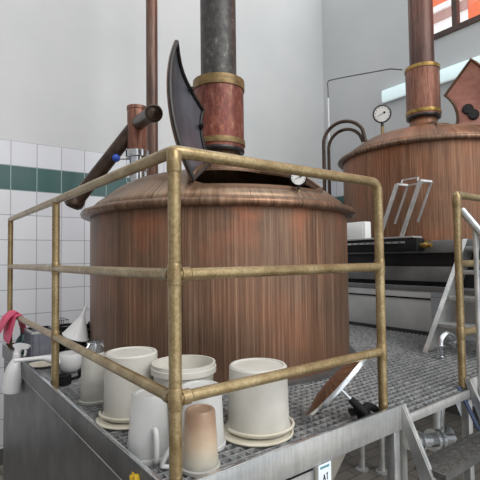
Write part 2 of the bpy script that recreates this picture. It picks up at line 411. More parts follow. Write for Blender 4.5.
# ------------------------------------------------------------------ brass railings
ZT, ZM, ZL = 1.1, .70, .305; RR = .0212
def post(parent, x, y, z1=ZT, joints=(), bend=False, m='brass'):
    bm = B(); tube(bm, [(x, y, .0), (x, y, z1)], RR, 20)
    for z, r in joints: tube(bm, [(x, y, z - .036), (x, y, z - .03), (x, y, z + .03), (x, y, z + .036)], [RR, r, r, RR], 20)
    return obj('post', bm, M[m], parent)
t = thing('railing', 'weathered brass pipe railing around the near corner of the platform', 'railing', (0, 0, 0))
J = ((ZM, .0235), (ZL, .0235))
post(t, 0, 0, ZT - .01, ((ZT - .035, .0245),) + J)
post(t, 1.089, 0, ZT - .06, J); post(t, 0, 1.44, ZT, J); post(t, 0, 2.893, ZT, ())
bm = B(); tube(bm, [(0, 2.893, ZT)] + [(0, .04, ZT)] + smooth_path([(0, .04, ZT), (0.004, .012, ZT), (.012, .004, ZT), (.04, 0, ZT)], 4) + [(1.04, 0, ZT)] +
               arc((1.044, 0, ZT - .045), .045, PI / 2, 0, 6, (1, 0, 0), (0, 0, 1)) + [(1.089, 0, ZT - .08)], RR, 20)
lathe(bm, [(0, -.0215), (.012, -.018), (.0215, 0), (.012, .018), (0, .0215)], (0, 2.893, ZT), 16)
obj('top_rail', bm, M['brass'], t)
for z, n in ((ZM, 'middle_rail'), (ZL, 'lower_rail')):
    bm = B(); tube(bm, [(0, 0, z), (0, 2.893, z)], RR * .95, 20); tube(bm, [(0, .02, z), (0, .05, z), (0, .056, z)], [.024, .024, RR * .95], 20); obj(n, bm, M['brass'], t)
    bm = B(); tube(bm, [(0, 0, z), (1.089, 0, z)], RR * .95, 20); tube(bm, [(.02, 0, z), (.05, 0, z), (.056, 0, z)], [.0245, .0245, RR * .95], 20); obj(n, bm, M['brass'], t)
t = thing('railing', 'brass pipe railing right of the stair opening, below the far kettle', 'railing', (1.84, 0, 0))
post(t, 1.84, 0, ZT - .01, ((ZT - .035, .0245), (ZL, .024))); post(t, 3.1, 0, ZT, ())
for z, n in ((ZT, 'top_rail'), (ZM, 'middle_rail'), (ZL, 'lower_rail')):
    bm = B(); tube(bm, [(1.84, 0, z), (3.1, 0, z)], RR if z == ZT else RR * .95, 20)
    if z == ZT: lathe(bm, [(0, -.0215), (.012, -.018), (.0215, 0), (.012, .018), (0, .0215)], (1.84, 0, z), 16)
    obj(n, bm, M['brass'], t)

# ------------------------------------------------------------------ kettles
DP = [(1.0, 0), (.965, .045), (.91, .085), (.87, .118), (.80, .168), (.7, .222), (.56, .262), (.47, .282), (.40, .298), (.36, .308), (.3, .325), (.23, .36), (.18, .40), (.165, .44), (.165, .53)]
def dz(r):
    for (a, za), (b, zb) in zip(DP, DP[1:]):
        if b <= r <= a: return za + (zb - za) * (a - r) / (a - b) if a != b else za
    return DP[-1][1]
def kettle(C, z0, zl, R, label, mats, azc, hinge, theta, dscale, flue_top, flue_r, sector=60, ro=.91, rn=.40):
    t = thing('brew_kettle', label, 'kettle', (C.x, C.y, z0))
    bm = B(); n = 120; a_start = math.radians(azc - 30)
    prof = [(R, z0), (R, z0 + .25 * (zl - z0)), (R, z0 + .5 * (zl - z0)), (R, z0 + .75 * (zl - z0)), (R, zl - .02)]
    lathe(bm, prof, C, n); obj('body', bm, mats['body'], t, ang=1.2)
    bm = B(); rc = R + .015; zc = zl + .005
    lathe(bm, [(R - .03, zl + .02), (R + .02, zl + .028), (R + .055, zl + .018), (R + .07, zl - .004), (R + .06, zl - .026), (R + .035, zl - .036), (R, zl - .03)], C, n, closed=False)
    obj('rim', bm, mats['rim'], t, ang=1.2)
    P = [(r * R, zl + .025 + z * dscale) for r, z in DP]
    ri = [i for i, (r, z) in enumerate(DP) if abs(r - ro) < 1e-6][0]; rj = [i for i, (r, z) in enumerate(DP) if abs(r - rn) < 1e-6][0]
    ns = int(sector / 3)
    bm = B(); lathe(bm, P, C, n, a0=a_start, skip=lambda i, j: ri <= i < rj and j < ns)
    o = obj('dome', bm, mats['dome'], t, ang=1.2)
    md = o.modifiers.new('thick', 'SOLIDIFY'); md.thickness = .008; md.offset = -1
    def S(r, az, up=0): return V((C.x + r * R * math.cos(az), C.y + r * R * math.sin(az), zl + .025 + dz(r) * dscale + up))
    a0 = a_start; a1 = a_start + math.radians(sector)
    path = [(ro, a0 + (a1 - a0) * k / 12) for k in range(13)] + [(ro - (ro - rn) * k / 6, a1) for k in range(1, 7)] + [(rn, a1 + (a0 - a1) * k / 8) for k in range(1, 9)] + [(rn + (ro - rn) * k / 6, a0) for k in range(1, 6)]
    bm = B(); cr = .64; ca = (a0 + a1) / 2; ctr = S(cr, ca)
    lo = []; hi = []; lo2 = []; hi2 = []
    for r, az in path:
        p = S(r, az); d = (p - ctr); d.z = 0; d.normalize()
        fh = .006 if r > ro - .005 and az not in (a0, a1) else .03
        lo.append(bm.verts.new(p - V((0, 0, .02)))); hi.append(bm.verts.new(p + V((0, 0, fh))))
        lo2.append(bm.verts.new(p + d * .014 - V((0, 0, .02)))); hi2.append(bm.verts.new(p + d * .014 + V((0, 0, fh))))
    m_ = len(path)
    for k in range(m_):
        q = (k + 1) % m_
        for A_, B_ in ((lo, hi), (hi, hi2), (hi2, lo2), (lo2, lo)): bm.faces.new([A_[k], A_[q], B_[q], B_[k]])
    obj('opening_flange', bm, mats['rim'], t)
    # lid
    az_h = a0 if hinge < 0 else a1; sgn = 1 if hinge < 0 else -1
    h0 = S(rn, az_h, .03); h1 = S(ro, az_h, .03); hd = (h1 - h0).normalized()
    et = V((-math.sin(az_h), math.cos(az_h), 0)) * sgn
    nn = V((0, 0, 1)); nn = (nn - hd * nn.dot(hd)).normalized()
    th = math.radians(theta)
    def rot(p):
        q = p - h0; a = q.dot(hd); b = q.dot(et); c = q.dot(nn)
        return h0 + hd * a + et * (b * math.cos(th) - c * math.sin(th)) + nn * (b * math.sin(th) + c * math.cos(th))
    nr, na = 8, 14
    def patch(up, shrink=0.0, bulge=.0):
        g = []
        for i in range(nr + 1):
            row = []
            for j in range(na + 1):
                r = rn + shrink + (ro + .02 - rn - 2 * shrink) * i / nr
                da = math.radians(sector) * j / na
                sa = shrink / max(r, .3)
                da = sa + (math.radians(sector) - 2 * sa) * j / na
                az = az_h + sgn * da
                u_ = math.sin(PI * i / nr) * math.sin(PI * j / na)
                row.append(rot(S(min(r, .999), az, .03 + up + bulge * u_)))
            g.append(row)
        return g
    def sheet(g1, g2, m_, name, par, lab=None):
        bm = B(); A_ = [[bm.verts.new(p) for p in row] for row in g1]; D_ = [[bm.verts.new(p) for p in row] for row in g2]
        I, Jn = len(A_) - 1, len(A_[0]) - 1
        for i in range(I):
            for j in range(Jn):
                bm.faces.new([A_[i][j], A_[i + 1][j], A_[i + 1][j + 1], A_[i][j + 1]]); bm.faces.new([D_[i][j], D_[i][j + 1], D_[i + 1][j + 1], D_[i + 1][j]])
        for i in range(I):
            bm.faces.new([A_[i][0], D_[i][0], D_[i + 1][0], A_[i + 1][0]]); bm.faces.new([A_[i][Jn], A_[i + 1][Jn], D_[i + 1][Jn], D_[i][Jn]])
        for j in range(Jn):
            bm.faces.new([A_[0][j], A_[0][j + 1], D_[0][j + 1], D_[0][j]]); bm.faces.new([A_[I][j], D_[I][j], D_[I][j + 1], A_[I][j + 1]])
        o = obj(name, bm, m_, par, ang=.8)
        if lab: o['label'] = lab
        return o
    lid = sheet(patch(.012, bulge=.03), patch(.0, bulge=.03), mats['rim'], 'manhole_lid', t, 'open sector-shaped copper lid standing on its hinge')
    sheet(patch(-.002, .03, .03), patch(-.008, .03, .03), mats['lining'], 'lid_lining', lid)
    # raised border on the inner side
    bm = B(); g = patch(-.012, .012, .03); loop = [g[0][j] for j in range(na + 1)] + [g[i][na] for i in range(1, nr + 1)] + [g[nr][j] for j in range(na - 1, -1, -1)] + [g[i][0] for i in range(nr - 1, 0, -1)]
    loop.append(loop[0]); tube(bm, loop, .014, 8, cap=False); obj('lid_border', bm, mats['border'], lid)
    # latches: two knobs on the inner face
    g = patch(-.02, .03, .03)
    for (i, j) in mats['knobs']:
        p = g[i][j]; q = patch(-.05, .03, .03)[i][j]; d = (q - p).normalized()
        bm = B(); lathe(bm, [(0, 0), (mats['kr'], 0), (mats['kr'], .02), (mats['kr'] * .8, .03), (0, .03)], p, 18, axis=d); obj('lid_knob', bm, M['blackpaint'], lid)
    hb = B(); tube(hb, [h0 - hd * .02, h1 + hd * .02], .014, 10); obj('lid_hinge', hb, M['blackpaint'], t)
    # interior floor so that the shell is closed
    # flue collar
    zc0 = zl + .025 + .51 * dscale + mats['cz']; zc1 = zc0 + mats['ch']; r = mats['cr']
    bm = B(); lathe(bm, [(r - .012, zc0), (r, zc0), (r, zc1), (flue_r, zc1), (flue_r, zc1 - .02)], C, 48); obj('flue_collar', bm, mats['collar'], t)
    for z in mats['bands'](zc0, zc1):
        bm = B(); lathe(bm, [(r, z - .022), (r + .008, z - .022), (r + .010, z), (r + .008, z + .022), (r, z + .022)], C, 48, closed=True); obj('collar_band', bm, mats['band'], t)
    bm = B(); lathe(bm, [(r - .03, zc0 - .03), (r - .002, zc0 - .028), (r + .004, zc0 - .012), (r, zc0 + .004), (r - .03, zc0 + .004)], C, 48, closed=True); obj('collar_base', bm, M['blackpaint'], t)
    bm = B(); lathe(bm, [(flue_r, zc1 - .02), (flue_r, (zc1 + flue_top) / 2), (flue_r, flue_top)], C, 40); obj('flue', bm, mats['flue'], t, ang=1.2)
    return t, S

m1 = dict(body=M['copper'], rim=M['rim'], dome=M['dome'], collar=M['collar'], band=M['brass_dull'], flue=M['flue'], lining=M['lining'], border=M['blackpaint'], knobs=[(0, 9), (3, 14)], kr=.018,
          cz=.005, ch=.555, cr=.203, bands=lambda a, b: (a + .05, b - .012, b - .045))
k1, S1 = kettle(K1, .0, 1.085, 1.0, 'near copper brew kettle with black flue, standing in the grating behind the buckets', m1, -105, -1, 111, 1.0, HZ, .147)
m2 = dict(body=M['copper2'], rim=M['rim'], dome=M['copper2'], collar=M['collar2'], band=M['brass_pol'], flue=M['flue2'], lining=M['lining2'], border=M['rim'], knobs=[(2, 5), (3, 3)], kr=.062,
          cz=.02, ch=.64, cr=.205, bands=lambda a, b: (a + .045, b - .03))
k2, S2 = kettle(K2, .89, 1.985, 1.015, 'far copper brew kettle with brown flue on the raised platform', m2, -110, 1, 84, .95, HZ, .15, sector=66, ro=.80, rn=.36)

# bowl bottom of kettle one, below the deck
bm = B(); lathe(bm, [(.995, 0), (.995, -.45), (.97, -.65), (.88, -.85), (.72, -1.02), (.48, -1.15), (.2, -1.2), (0, -1.21)], K1, 96)
b1 = obj('bowl_bottom', bm, M['bowl'], k1, ang=1.2); b1['label'] = 'cream rounded kettle bottom below the deck'
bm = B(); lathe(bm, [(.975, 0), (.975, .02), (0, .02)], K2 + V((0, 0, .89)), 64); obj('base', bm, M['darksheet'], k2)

def gauge(parent, P, face, r, stem_to, stem_m='brass', name='pressure_gauge'):
    P = V(P); f = V(face).normalized()
    bm = B(); lathe(bm, [(0, -.03), (r * .9, -.03), (r, -.02), (r, .004), (r * .90, .012), (r * .85, .004), (0, .004)], P, 36, axis=f)
    tube(bm, [P - V((0, 0, r * .95)), P - V((0, 0, r * 1.45))], r * .16, 12)
    g = obj(name, bm, M['blackpaint'], parent)
    bm = B(); lathe(bm, [(0, .006), (r * .84, .006)], P, 36, axis=f); obj('dial', bm, M['dial'], g)
    s = V((0, 0, 1)).cross(f).normalized(); u = f.cross(s)
    for k in range(11):
        a = math.radians(225 - 27 * k); d = s * math.cos(a) + u * math.sin(a)
        obj('dial_mark', bar(B(), P + f * .008 + d * r * .66, P + f * .008 + d * r * .8, r * .05, .001, f), M['ink'], g)
    bm = B()
    d = (s * .88 + u * .45).normalized()
    bar(bm, P + f * .010 - d * r * .5, P + f * .010 + d * r * .4, r * .05, .002, f)
    lathe(bm, [(0, .014), (r * .13, .012), (r * .13, .008)], P + d * r * .28, 12, axis=f)
    obj('needle', bm, M['ink'], g)
    bm = B(); tube(bm, [P - V((0, 0, r * 1.45)), V(stem_to)], r * .19, 12); obj('stem', bm, M[stem_m], g)
    return g
CAMP = V((-.679, -1.249, .752))
q = S1(.955, math.radians(-93)); P = q + V((0, 0, .092)); gauge(k1, P, CAMP - P + V((0, 0, .3)), .055, q - V((0, 0, .02)))
q = S2(.66, math.radians(-168)); q = V((4.105, 2.04, 0)); rr = (q - V((K2.x, K2.y, 0))).length; q.z = 1.985 + .025 + dz(rr) * .95
P = q + V((0, 0, .30)); gauge(k2, P, CAMP - P + V((.2, -.3, .2)), .115, q - V((0, 0, .02)))

# charging pipe with sight fitting on the near dome
c0 = V((.778, 2.05, 0))
t = thing('charging_pipe', 'short upright copper pipe with clear sight fitting and blue-knobbed valve on near dome', 'pipe', (c0.x, c0.y, 1.335))
bm = B(); tube(bm, [c0 + V((0, 0, 1.60)), c0 + V((0, 0, 1.985))], .078, 28); lathe(bm, [(.078, 1.955), (.082, 1.96), (.082, 1.985), (.06, 1.99), (0, 1.985)], c0, 28); obj('pipe', bm, M['collar2'], t)
bm = B(); lathe(bm, [(0, 1.33), (.095, 1.33), (.095, 1.36), (.062, 1.365), (.062, 1.46), (.08, 1.465), (.08, 1.5), (.062, 1.505), (.062, 1.57), (.09, 1.575), (.09, 1.625), (.06, 1.63), (0, 1.63)], c0, 28); obj('sight_fitting', bm, M['steel_bright'], t)
bm = B(); dirr = V((-.62, .35, 0)).normalized(); tube(bm, [c0 + V((0, 0, 1.56)), c0 + V((0, 0, 1.56)) + dirr * .15], .008, 8); obj('valve_stem', bm, M['steel'], t)
bm = B(); bmesh.ops.create_icosphere(bm, subdivisions=3, radius=.032, matrix=Matrix.Translation(c0 + V((0, 0, 1.565)) + dirr * .165)); obj('valve_knob', bm, M['blue'], t)
# inclined pipe with capped ends
A = c0 + V((0, 0, 1.85)); E1 = V((.66, 1.50, 1.765)); Bp = V((.389, 2.45, 1.203))
bm = B(); tube(bm, [A, A + (E1 - A) * .55, E1], .055, 24); lathe(bm, [(.055, -.03), (.064, -.028), (.064, .0), (.05, .008), (.045, 0), (.02, .004), (0, .018)], E1, 24, axis=(E1 - A)); obj('branch', bm, M['pipe_dark'], t)
bm = B(); d = (Bp - A).normalized(); tube(bm, [A + d * .03, Bp - d * .02], .058, 24); lathe(bm, [(.058, -.09), (.078, -.07), (.082, -.04), (.078, 0), (.055, .02), (.05, .006), (0, .006)], Bp, 24, axis=d + V((0, -.4, -.3))); obj('inclined_pipe', bm, M['pipe_dark'], t)

# tall copper pipe behind the near kettle
bm = B(); tube(bm, [(1.37, 3.0, FZ), (1.37, 3.0, HZ)], .062, 24)
rebase(tag(obj('vertical_pipe', bm, M['pipe_copper']), 'tall brown copper pipe rising behind the near kettle to the top of the picture', 'pipe'), (1.37, 3.0, FZ))

# two bent pipes reaching over to far kettle dome
def bentpipe(L0, q, zt, r, label):
    L0 = V(L0); q = V(q); h = (q - V((L0.x, L0.y, q.z))); w_ = h.length; h.normalize(); rad = w_ / 2
    c_ = V((L0.x, L0.y, zt - rad)) + h * rad
    pts = [V((L0.x, L0.y, FZ)), V((L0.x, L0.y, zt - rad))] + arc(c_, rad, PI, .0, 18, h, (0, 0, 1))[1:]
    pts = pts[:-3] + [V(q)]
    bm = B(); tube(bm, pts, r, 14)
    rebase(tag(obj('bent_pipe', bm, M['pipe_dark']), label, 'pipe', None), (L0.x, L0.y, FZ))
qa = S2(.80, math.radians(150)); 
bentpipe((3.79, 2.75, 0), V((4.05, 2.26, 2.25)), 2.555, .024, 'dark bent pipe arching onto the far kettle, the taller outer one')
bentpipe((3.89, 2.75, 0), V((4.06, 2.31, 2.26)), 2.46, .022, 'dark bent pipe arching onto the far kettle, the lower inner one')
# thin conduit from far collar
bm = B(); e1 = V((4.13, 2.95, 0))
pts = [V((4.40, 1.92, 3.17))] + smooth_path([V((4.33, 2.05, 3.21)), V((4.16, 2.84, 3.30)), e1 + V((0, 0, 3.28)), e1 + V((0, 0, 3.2))], 5) + [e1 + V((0, 0, 3.05))]
tube(bm, pts, .009, 8); t = thing('conduit', 'thin conduit dropping down the wall from the far flue collar', 'conduit', (e1.x, e1.y, FZ)); obj('copper_line', bm, M['steel_panel'], t)
bm = B(); tube(bm, [e1 + V((0, 0, 3.05)), e1 + V((0, 0, FZ))], .012, 8); obj('white_sleeve', bm, M['conduit'], t)

# ------------------------------------------------------------------ raised platform
t = thing('raised_platform', 'raised steel platform carrying the far kettle', 'platform', (3.23, 1.4, FZ))
def pp_(name, a, b, m, bev=.003):
    bm = B(); box(bm, a, b, bev); return obj(name, bm, M[m], t)
pp_('deck', (3.25, -.7, .86), (5.7, 3.4, .89), 'steel_panel')
pp_('fascia', (3.23, -.7, .775), (3.25, 3.4, .89), 'fascia')
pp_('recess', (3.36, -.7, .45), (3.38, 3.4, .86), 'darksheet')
pp_('beam', (3.23, .70, .505), (3.27, 3.4, .645), 'fascia')
pp_('beam', (3.24, .70, .405), (3.26, 3.4, .455), 'fascia')
pp_('front_panel', (3.24, .97, .03), (3.25, 3.4, .395), 'greysheet')
pp_('front_panel', (3.44, -.6, .0), (3.45, .96, .42), 'greysheet')
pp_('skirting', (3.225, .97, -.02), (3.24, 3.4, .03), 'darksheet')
bm = B(); box(bm, (3.232, .97, .33), (3.24, 2.9, .345)); obj('seam', bm, M['black'], t)
for x, y in ((3.30, 1.85), (3.42, 1.68), (3.3, -.6), (5.5, 3.0), (5.5, -.5)):
    bm = B(); tube(bm, [(x, y, FZ), (x, y, .86 if x > 5 or y < 0 else -.03)], .034, 16); lathe(bm, [(.034, 0), (.07, 0), (.07, .01), (.034, .02)], (x, y, FZ), 16); obj('leg', bm, M['steel'], t)
for y in (.18, .42):
    bm = B(); box(bm, (3.2, y, .0), (3.25, y + .07, .86), .004); obj('upright', bm, M['greysheet'], t)

# black manifold trough on the edge of the raised platform
t = thing('manifold_trough', 'black trough with steel lid strip and brass tap on the raised platform edge', 'trough', (3.17, 1.5, .80))
bm = B(); box(bm, (3.08, 1.0, .79), (3.225, 2.05, .915), .01); obj('trough', bm, M['black'], t)
bm = B(); box(bm, (3.075, 1.03, .918), (3.23, 2.05, .935), .003); box(bm, (3.072, 1.12, .87), (3.08, 1.86, .888))
obj('steel_strip', bm, M['steel'], t)
for k in range(9): obj('slot', box(B(), (3.069, 1.16 + k * .08, .875), (3.073, 1.185 + k * .08, .882)), M['black'], t)
bm = B(); tube(bm, [(3.15, 1.0, .845), (3.15, .965, .845), (3.15, .96, .845), (3.15, .93, .845), (3.15, .925, .845), (3.15, .895, .845)], [.022, .022, .032, .032, .02, .02], 12); tube(bm, [(3.15, .945, .87), (3.15, .945, .895)], .012, 8); bar(bm, (3.15, .945, .893), (3.15, .885, .885), .014, .008); obj('tap', bm, M['brass_pol'], t)
bm = B(); box(bm, (3.12, 1.60, .936), (3.22, 1.95, 1.115), .008); box(bm, (3.116, 1.63, .96), (3.121, 1.92, 1.09), .002)
tag(rebase(obj('switch_box', bm, M['ext_white']), (3.17, 1.77, .936)), 'pale grey box on the left end of the black trough', 'box')
# hooked steel stand leaning on the trough
t = thing('steel_stand', 'leaning steel stand with two hooked uprights on the black trough', 'stand', (3.15, 1.29, .936))
up = []
def hk(y0, y1):
    bm = B(); p0 = V((3.12, y0, .937)); p1 = V((3.16, y1, 1.46)); bar(bm, p0, p1, .040, .012, (1, 0, 0)); obj('upright', bm, M['steel'], t)
    bm = B(); pe = p1 + V((.10, -.055, -.01)); bar(bm, p1, pe, .02, .02, (0, 0, 1)); pf = pe + (p0 - p1) * .72 + V((.0, 0, 0)); bar(bm, pe, pf, .018, .012, (1, 0, 0)); obj('hook', bm, M['steel'], t)
    return p1, pe
a1_, e1_ = hk(1.43, 1.24); a2_, e2_ = hk(1.18, .99)
bm = B(); bar(bm, e1_, e2_ , .014, .014); bar(bm, a1_ + V((0, -.05, .0)), a1_ + V((.02, -.05, .035)), .012, .012); bar(bm, a1_ + V((.02, -.05, .035)), a2_ + V((.02, .03, .035)), .012, .012, (1, 0, 0)); bar(bm, a2_ + V((.02, .03, .035)), a2_ + V((0, .03, 0)), .012, .012)
obj('crossbar', bm, M['steel'], t)

# steep ladder up to the raised platform
t = thing('ladder', 'steel ladder from the grating up to the raised platform', 'ladder', (2.55, .35, 0))
for y in (.62, .02):
    bm = B(); th = .012; wd = .13
    hexa(bm, [(2.50, y, 0), (2.76, y, 0), (2.76, y + th, 0), (2.50, y + th, 0), (3.20, y, .89), (3.44, y, .89), (3.44, y + th, .89), (3.20, y + th, .89)])
    bar(bm, (2.50, y - .012, 0), (3.20, y - .012, .89), .035, .008, (-1, 0, .79)); obj('stringer', bm, M['steel'], t)
for k in range(4):
    z = .205 * (k + 1) + .005; x = 2.50 + z * .787
    bm = B(); box(bm, (x + .01, .035, z - .03), (x + .18, .62, z), .003); obj('tread', bm, M['steel'], t)
bm = B(); b_ = V((2.44, .45, 0)); tube(bm, smooth_path([b_ + V((0, 0, 0)), b_ + V((0, 0, .08)), b_ + V((.02, 0, .135)), b_ + V((.08, -.01, .165)), b_ + V((.14, -.02, .135)), b_ + V((.16, -.02, .06))], 5), .022, 14)
lathe(bm, [(0, .0), (.036, 0), (.036, .012), (.022, .014)], b_, 16); lathe(bm, [(.022, .075), (.036, .078), (.036, .092), (.022, .095)], b_, 16); lathe(bm, [(0.022, -.01), (.034, -.008), (.034, .01), (0.022, .012)], b_ + V((.155, -.02, .09)), 16)
tag(rebase(obj('pipe_elbow', bm, M['steel_bright']), b_), 'polished steel pipe bend standing at the foot of the ladder', 'pipe')

# ------------------------------------------------------------------ lower stair
t = thing('stairs', 'steel stair with checkered treads leading down from the platform edge', 'stairs', (1.5, -.4, FZ))
sl = 2.06
for x in (1.166, 1.832):
    bm = B(); th = .009; ye = -.046 - (0.055 - FZ) / sl
    hexa(bm, [(x, ye, FZ), (x + th, ye, FZ), (x + th, ye + .22, FZ), (x, ye + .22, FZ), (x, -.048, .055), (x + th, -.048, .055), (x + th, -.012, .055), (x, -.012, .055)])
    s = 1 if x < 1.5 else -1
    bar(bm, (x + th / 2 + s * .012, -.048, .055), (x + th / 2 + s * .012, ye, FZ), .018, .006, (0, -1, .4))
    obj('stringer', bm, M['steel'], t)
for k in range(6):
    z = -.2 - .23 * k; yy = -.095 - .112 * k
    bm = B(); box(bm, (1.18, yy - .145, z - .03), (1.828, yy, z), .003)
    nx = 18
    for i in range(nx):
        for j in range(4):
            cx_ = 1.205 + i * .0345; cy_ = yy - .022 - j * .033; s = 1 if (i + j) % 2 else -1
            bar(bm, (cx_ - .012, cy_ - .007 * s, z + .001), (cx_ + .012, cy_ + .007 * s, z + .001), .008, .006, mi=1)
    box(bm, (1.18, yy - .148, z - .03), (1.828, yy - .145, z + .001), mi=1); obj('tread', bm, [M['tread'], M['steel_panel']], t)
bm = B(); bar(bm, (1.79, .0, .012), (1.822, -.17, -.36), .03, .008, (0, -1, .4)); obj('strap', bm, M['blue_steel'], t)
bm = B(); tube(bm, [(1.872, -.012, 1.012), (1.872, -.80, 1.012 - .788 * 1.35)], .0215, 18); obj('handrail', bm, M['steel_bright'], t)
bm = B(); tube(bm, [(1.872, -.085, .90), (1.866, -.085, -.1)], .014, 12); obj('baluster', bm, M['steel'], t)
bm = B(); tube(bm, [(1.872, -.62, .2), (1.866, -.62, -1.25)], .014, 12); obj('baluster', bm, M['steel'], t)

# stainless pipework under the stair opening
t = thing('valve_pipework', 'polished steel pipe and valve body under the platform beside the stair', 'pipe', (2.1, .35, -.7))
bm = B(); a = V((1.80, .32, -.40)); b = V((2.2, .26, -.46)); d = (b - a)
for k0, k1_, r in ((0, .18, .05), (.18, .22, .062), (.22, .5, .042), (.5, .56, .066), (.56, .62, .05), (.62, .68, .066), (.68, 1, .035)): tube(bm, [a + d * k0, a + d * k1_], r, 20)
obj('valve_body', bm, M['steel_bright'], t)
bm = B(); a = V((1.78, .12, -.60)); b = V((2.5, .45, -.56)); d = b - a
tube(bm, [a, b], .05, 22)
for k0 in (.03, .28): tube(bm, [a + d * k0, a + d * (k0 + .03)], .066, 22)
obj('header_pipe', bm, M['steel_bright'], t)
bm = B(); tube(bm, smooth_path([(2.12, .28, -.42), (2.05, .24, -.30), (2.0, .2, -.16)], 4), .012, 8); bar(bm, (2.06, .16, -.12), (2.22, .12, -.46), .04, .008, (0, 1, 0)); obj('lever', bm, M['steel_bright'], t)
for x in (2.0, 2.45):
    bm = B(); tube(bm, [(x, .5, FZ), (x, .5, -.06)], .03, 14); obj('pipe_support', bm, M['greysheet'], t)

# ------------------------------------------------------------------ containers on the deck
def vessel(name, label, cat, c, rb, rt, h, mname, inverted=True, rim=.006, z=0.0, closed_top=True, foot=.012, seg=48, group=None):
    t = thing(name, label, cat, (c[0], c[1], z), group)
    C = V((c[0], c[1], z)); w = .003
    if inverted:      # open end down, bottom of the vessel on top
        prof = [(rb - w, 0), (rb + rim, 0), (rb + rim, foot), (rb, foot + .004), (rt, h - .008), (rt - .006, h), (rt - .016, h), (rt - .02, h - .005), (0, h - .005),
                (0, h - .008), (rt - .02, h - .008), (rt - w - .002, h - .012), (rb - w, .002)]
    else:
        prof = [(0, 0), (rb - .008, 0), (rb, .006), (rt - .002, h - .05), (rt, h - .045), (rt + rim + .004, h - .043), (rt + rim + .004, h - .018), (rt + rim, h - .016), (rt + rim, h), (rt - w, h), (rb - w, .008), (0, .004)]
    bm = B(); lathe(bm, prof, C, seg); obj('shell', bm, M[mname], t)
    return t
def bail(parent, c, r, z, a0, a1, sag=0, m='plastic_cream', rr=.006):
    bm = B(); pts = [V((c[0] + r * math.cos(a), c[1] + r * math.sin(a), z + sag * math.sin(PI * (a - a0) / (a1 - a0)))) for a in [a0 + (a1 - a0) * k / 24 for k in range(25)]]
    tube(bm, pts, rr, 8); obj('handle', bm, M[m], parent)
# beaker furthest left
t = vessel('measuring_beaker', 'cloudy grey-white beaker upside down, farthest back along the left kick plate', 'beaker', (.109, 1.102), .068, .058, .258, 'beaker_cloudy')
bm = B(); c_ = V((.118, 1.095, .259)); lathe(bm, [(.03, 0), (.042, 0), (.045, .012), (.045, .05), (.040, .052), (.040, .012), (.03, .01)], c_, 24, closed=True)
for k in range(4):
    a = k * PI / 2 + .4; tube(bm, [c_ + V((.043 * math.cos(a), .043 * math.sin(a), .05)), c_ + V((.06 * math.cos(a), .06 * math.sin(a), .03))], .004, 6)
tag(rebase(obj('strainer_ring', bm, M['steel_bright']), c_), 'small steel strainer ring lying on the farthest beaker', 'strainer')
# bucket on its lid
def lid_disc(c, r, z, label, name='bucket_lid', m='plastic_cream'):
    bm = B(); C = V((c[0], c[1], z)); lathe(bm, [(0, 0), (r - .01, 0), (r, .006), (r, .010), (r - .006, .014), (r - .012, .010), (r - .014, .008), (0, .008)], C, 56)
    return tag(rebase(obj(name, bm, M[m]), C), label, 'lid')
lid_disc((.150, .735), .146, .0, 'cream round lid lying under the upturned bucket left of the corner post')
t = vessel('plastic_bucket', 'white plastic bucket upside down on a cream lid, left of the corner post', 'bucket', (.178, .765), .128, .124, .292, 'plastic', z=.015); 
bail(t, (.168, .76), .137, .030, math.radians(150), math.radians(330), .004)
# translucent jug
t = vessel('measuring_jug', 'translucent measuring jug upside down against the left kick plate, nearest the corner post', 'jug', (.063, .33), .082, .066, .236, 'plastic_clear')
bm = B(); ang = math.radians(-100); dv = V((math.cos(ang), math.sin(ang), 0)); s0 = V((.063, .33, 0)) 
P_ = [s0 + dv * .074 + V((0, 0, .118)), s0 + dv * .092 + V((0, 0, .122)), s0 + dv * .104 + V((0, 0, .10)), s0 + dv * .106 + V((0, 0, .04)), s0 + dv * .10 + V((0, 0, .014)), s0 + dv * .084 + V((0, 0, .012))]
tube(bm, smooth_path(P_, 4), .010, 10); obj('handle', bm, M['plastic_white'], t)
# white tub upright
t = vessel('plastic_tub', 'white plastic tub standing upright with a broad rim, behind the corner post', 'tub', (.335, .535), .125, .140, .275, 'plastic', inverted=False)
bm = B(); lathe(bm, [(0, .16), (.13, .16)], (.335, .535, 0), 40); obj('contents', bm, M['plastic_cream'], t)
# translucent outer bucket
t = vessel('storage_container', 'translucent white container upside down between the upright tub and the brown-stained jug', 'container', (.268, .280), .094, .084, .236, 'plastic_trans')
# brown stained jug
t = vessel('stained_jug', 'brown-stained translucent jug upside down right of the corner post, nearest the camera', 'jug', (.163, .117), .066, .055, .21, 'stained')
bm = B(); ang = math.radians(146); dv = V((math.cos(ang), math.sin(ang), 0)); s0 = V((.163, .117, 0))
P_ = [s0 + dv * .060 + V((0, 0, .085)), s0 + dv * .088 + V((0, 0, .088)), s0 + dv * .112 + V((0, 0, .065)), s0 + dv * .136 + V((0, 0, .016)), s0 + dv * .128 + V((0, 0, .008)), s0 + dv * .076 + V((0, 0, .006))]
tube(bm, smooth_path(P_, 4), .008, 10); obj('handle', bm, M['plastic_white'], t)
# bucket right
lid_disc((.520, .235), .158, .0, 'cream round lid lying under the upturned bucket at the right kick plate')
t = vessel('plastic_bucket', 'white plastic bucket upside down on a cream lid, alone at the right kick plate', 'bucket', (.548, .255), .134, .127, .268, 'plastic', z=.015)
bail(t, (.545, .25), .150, .030, math.radians(170), math.radians(355), .004)

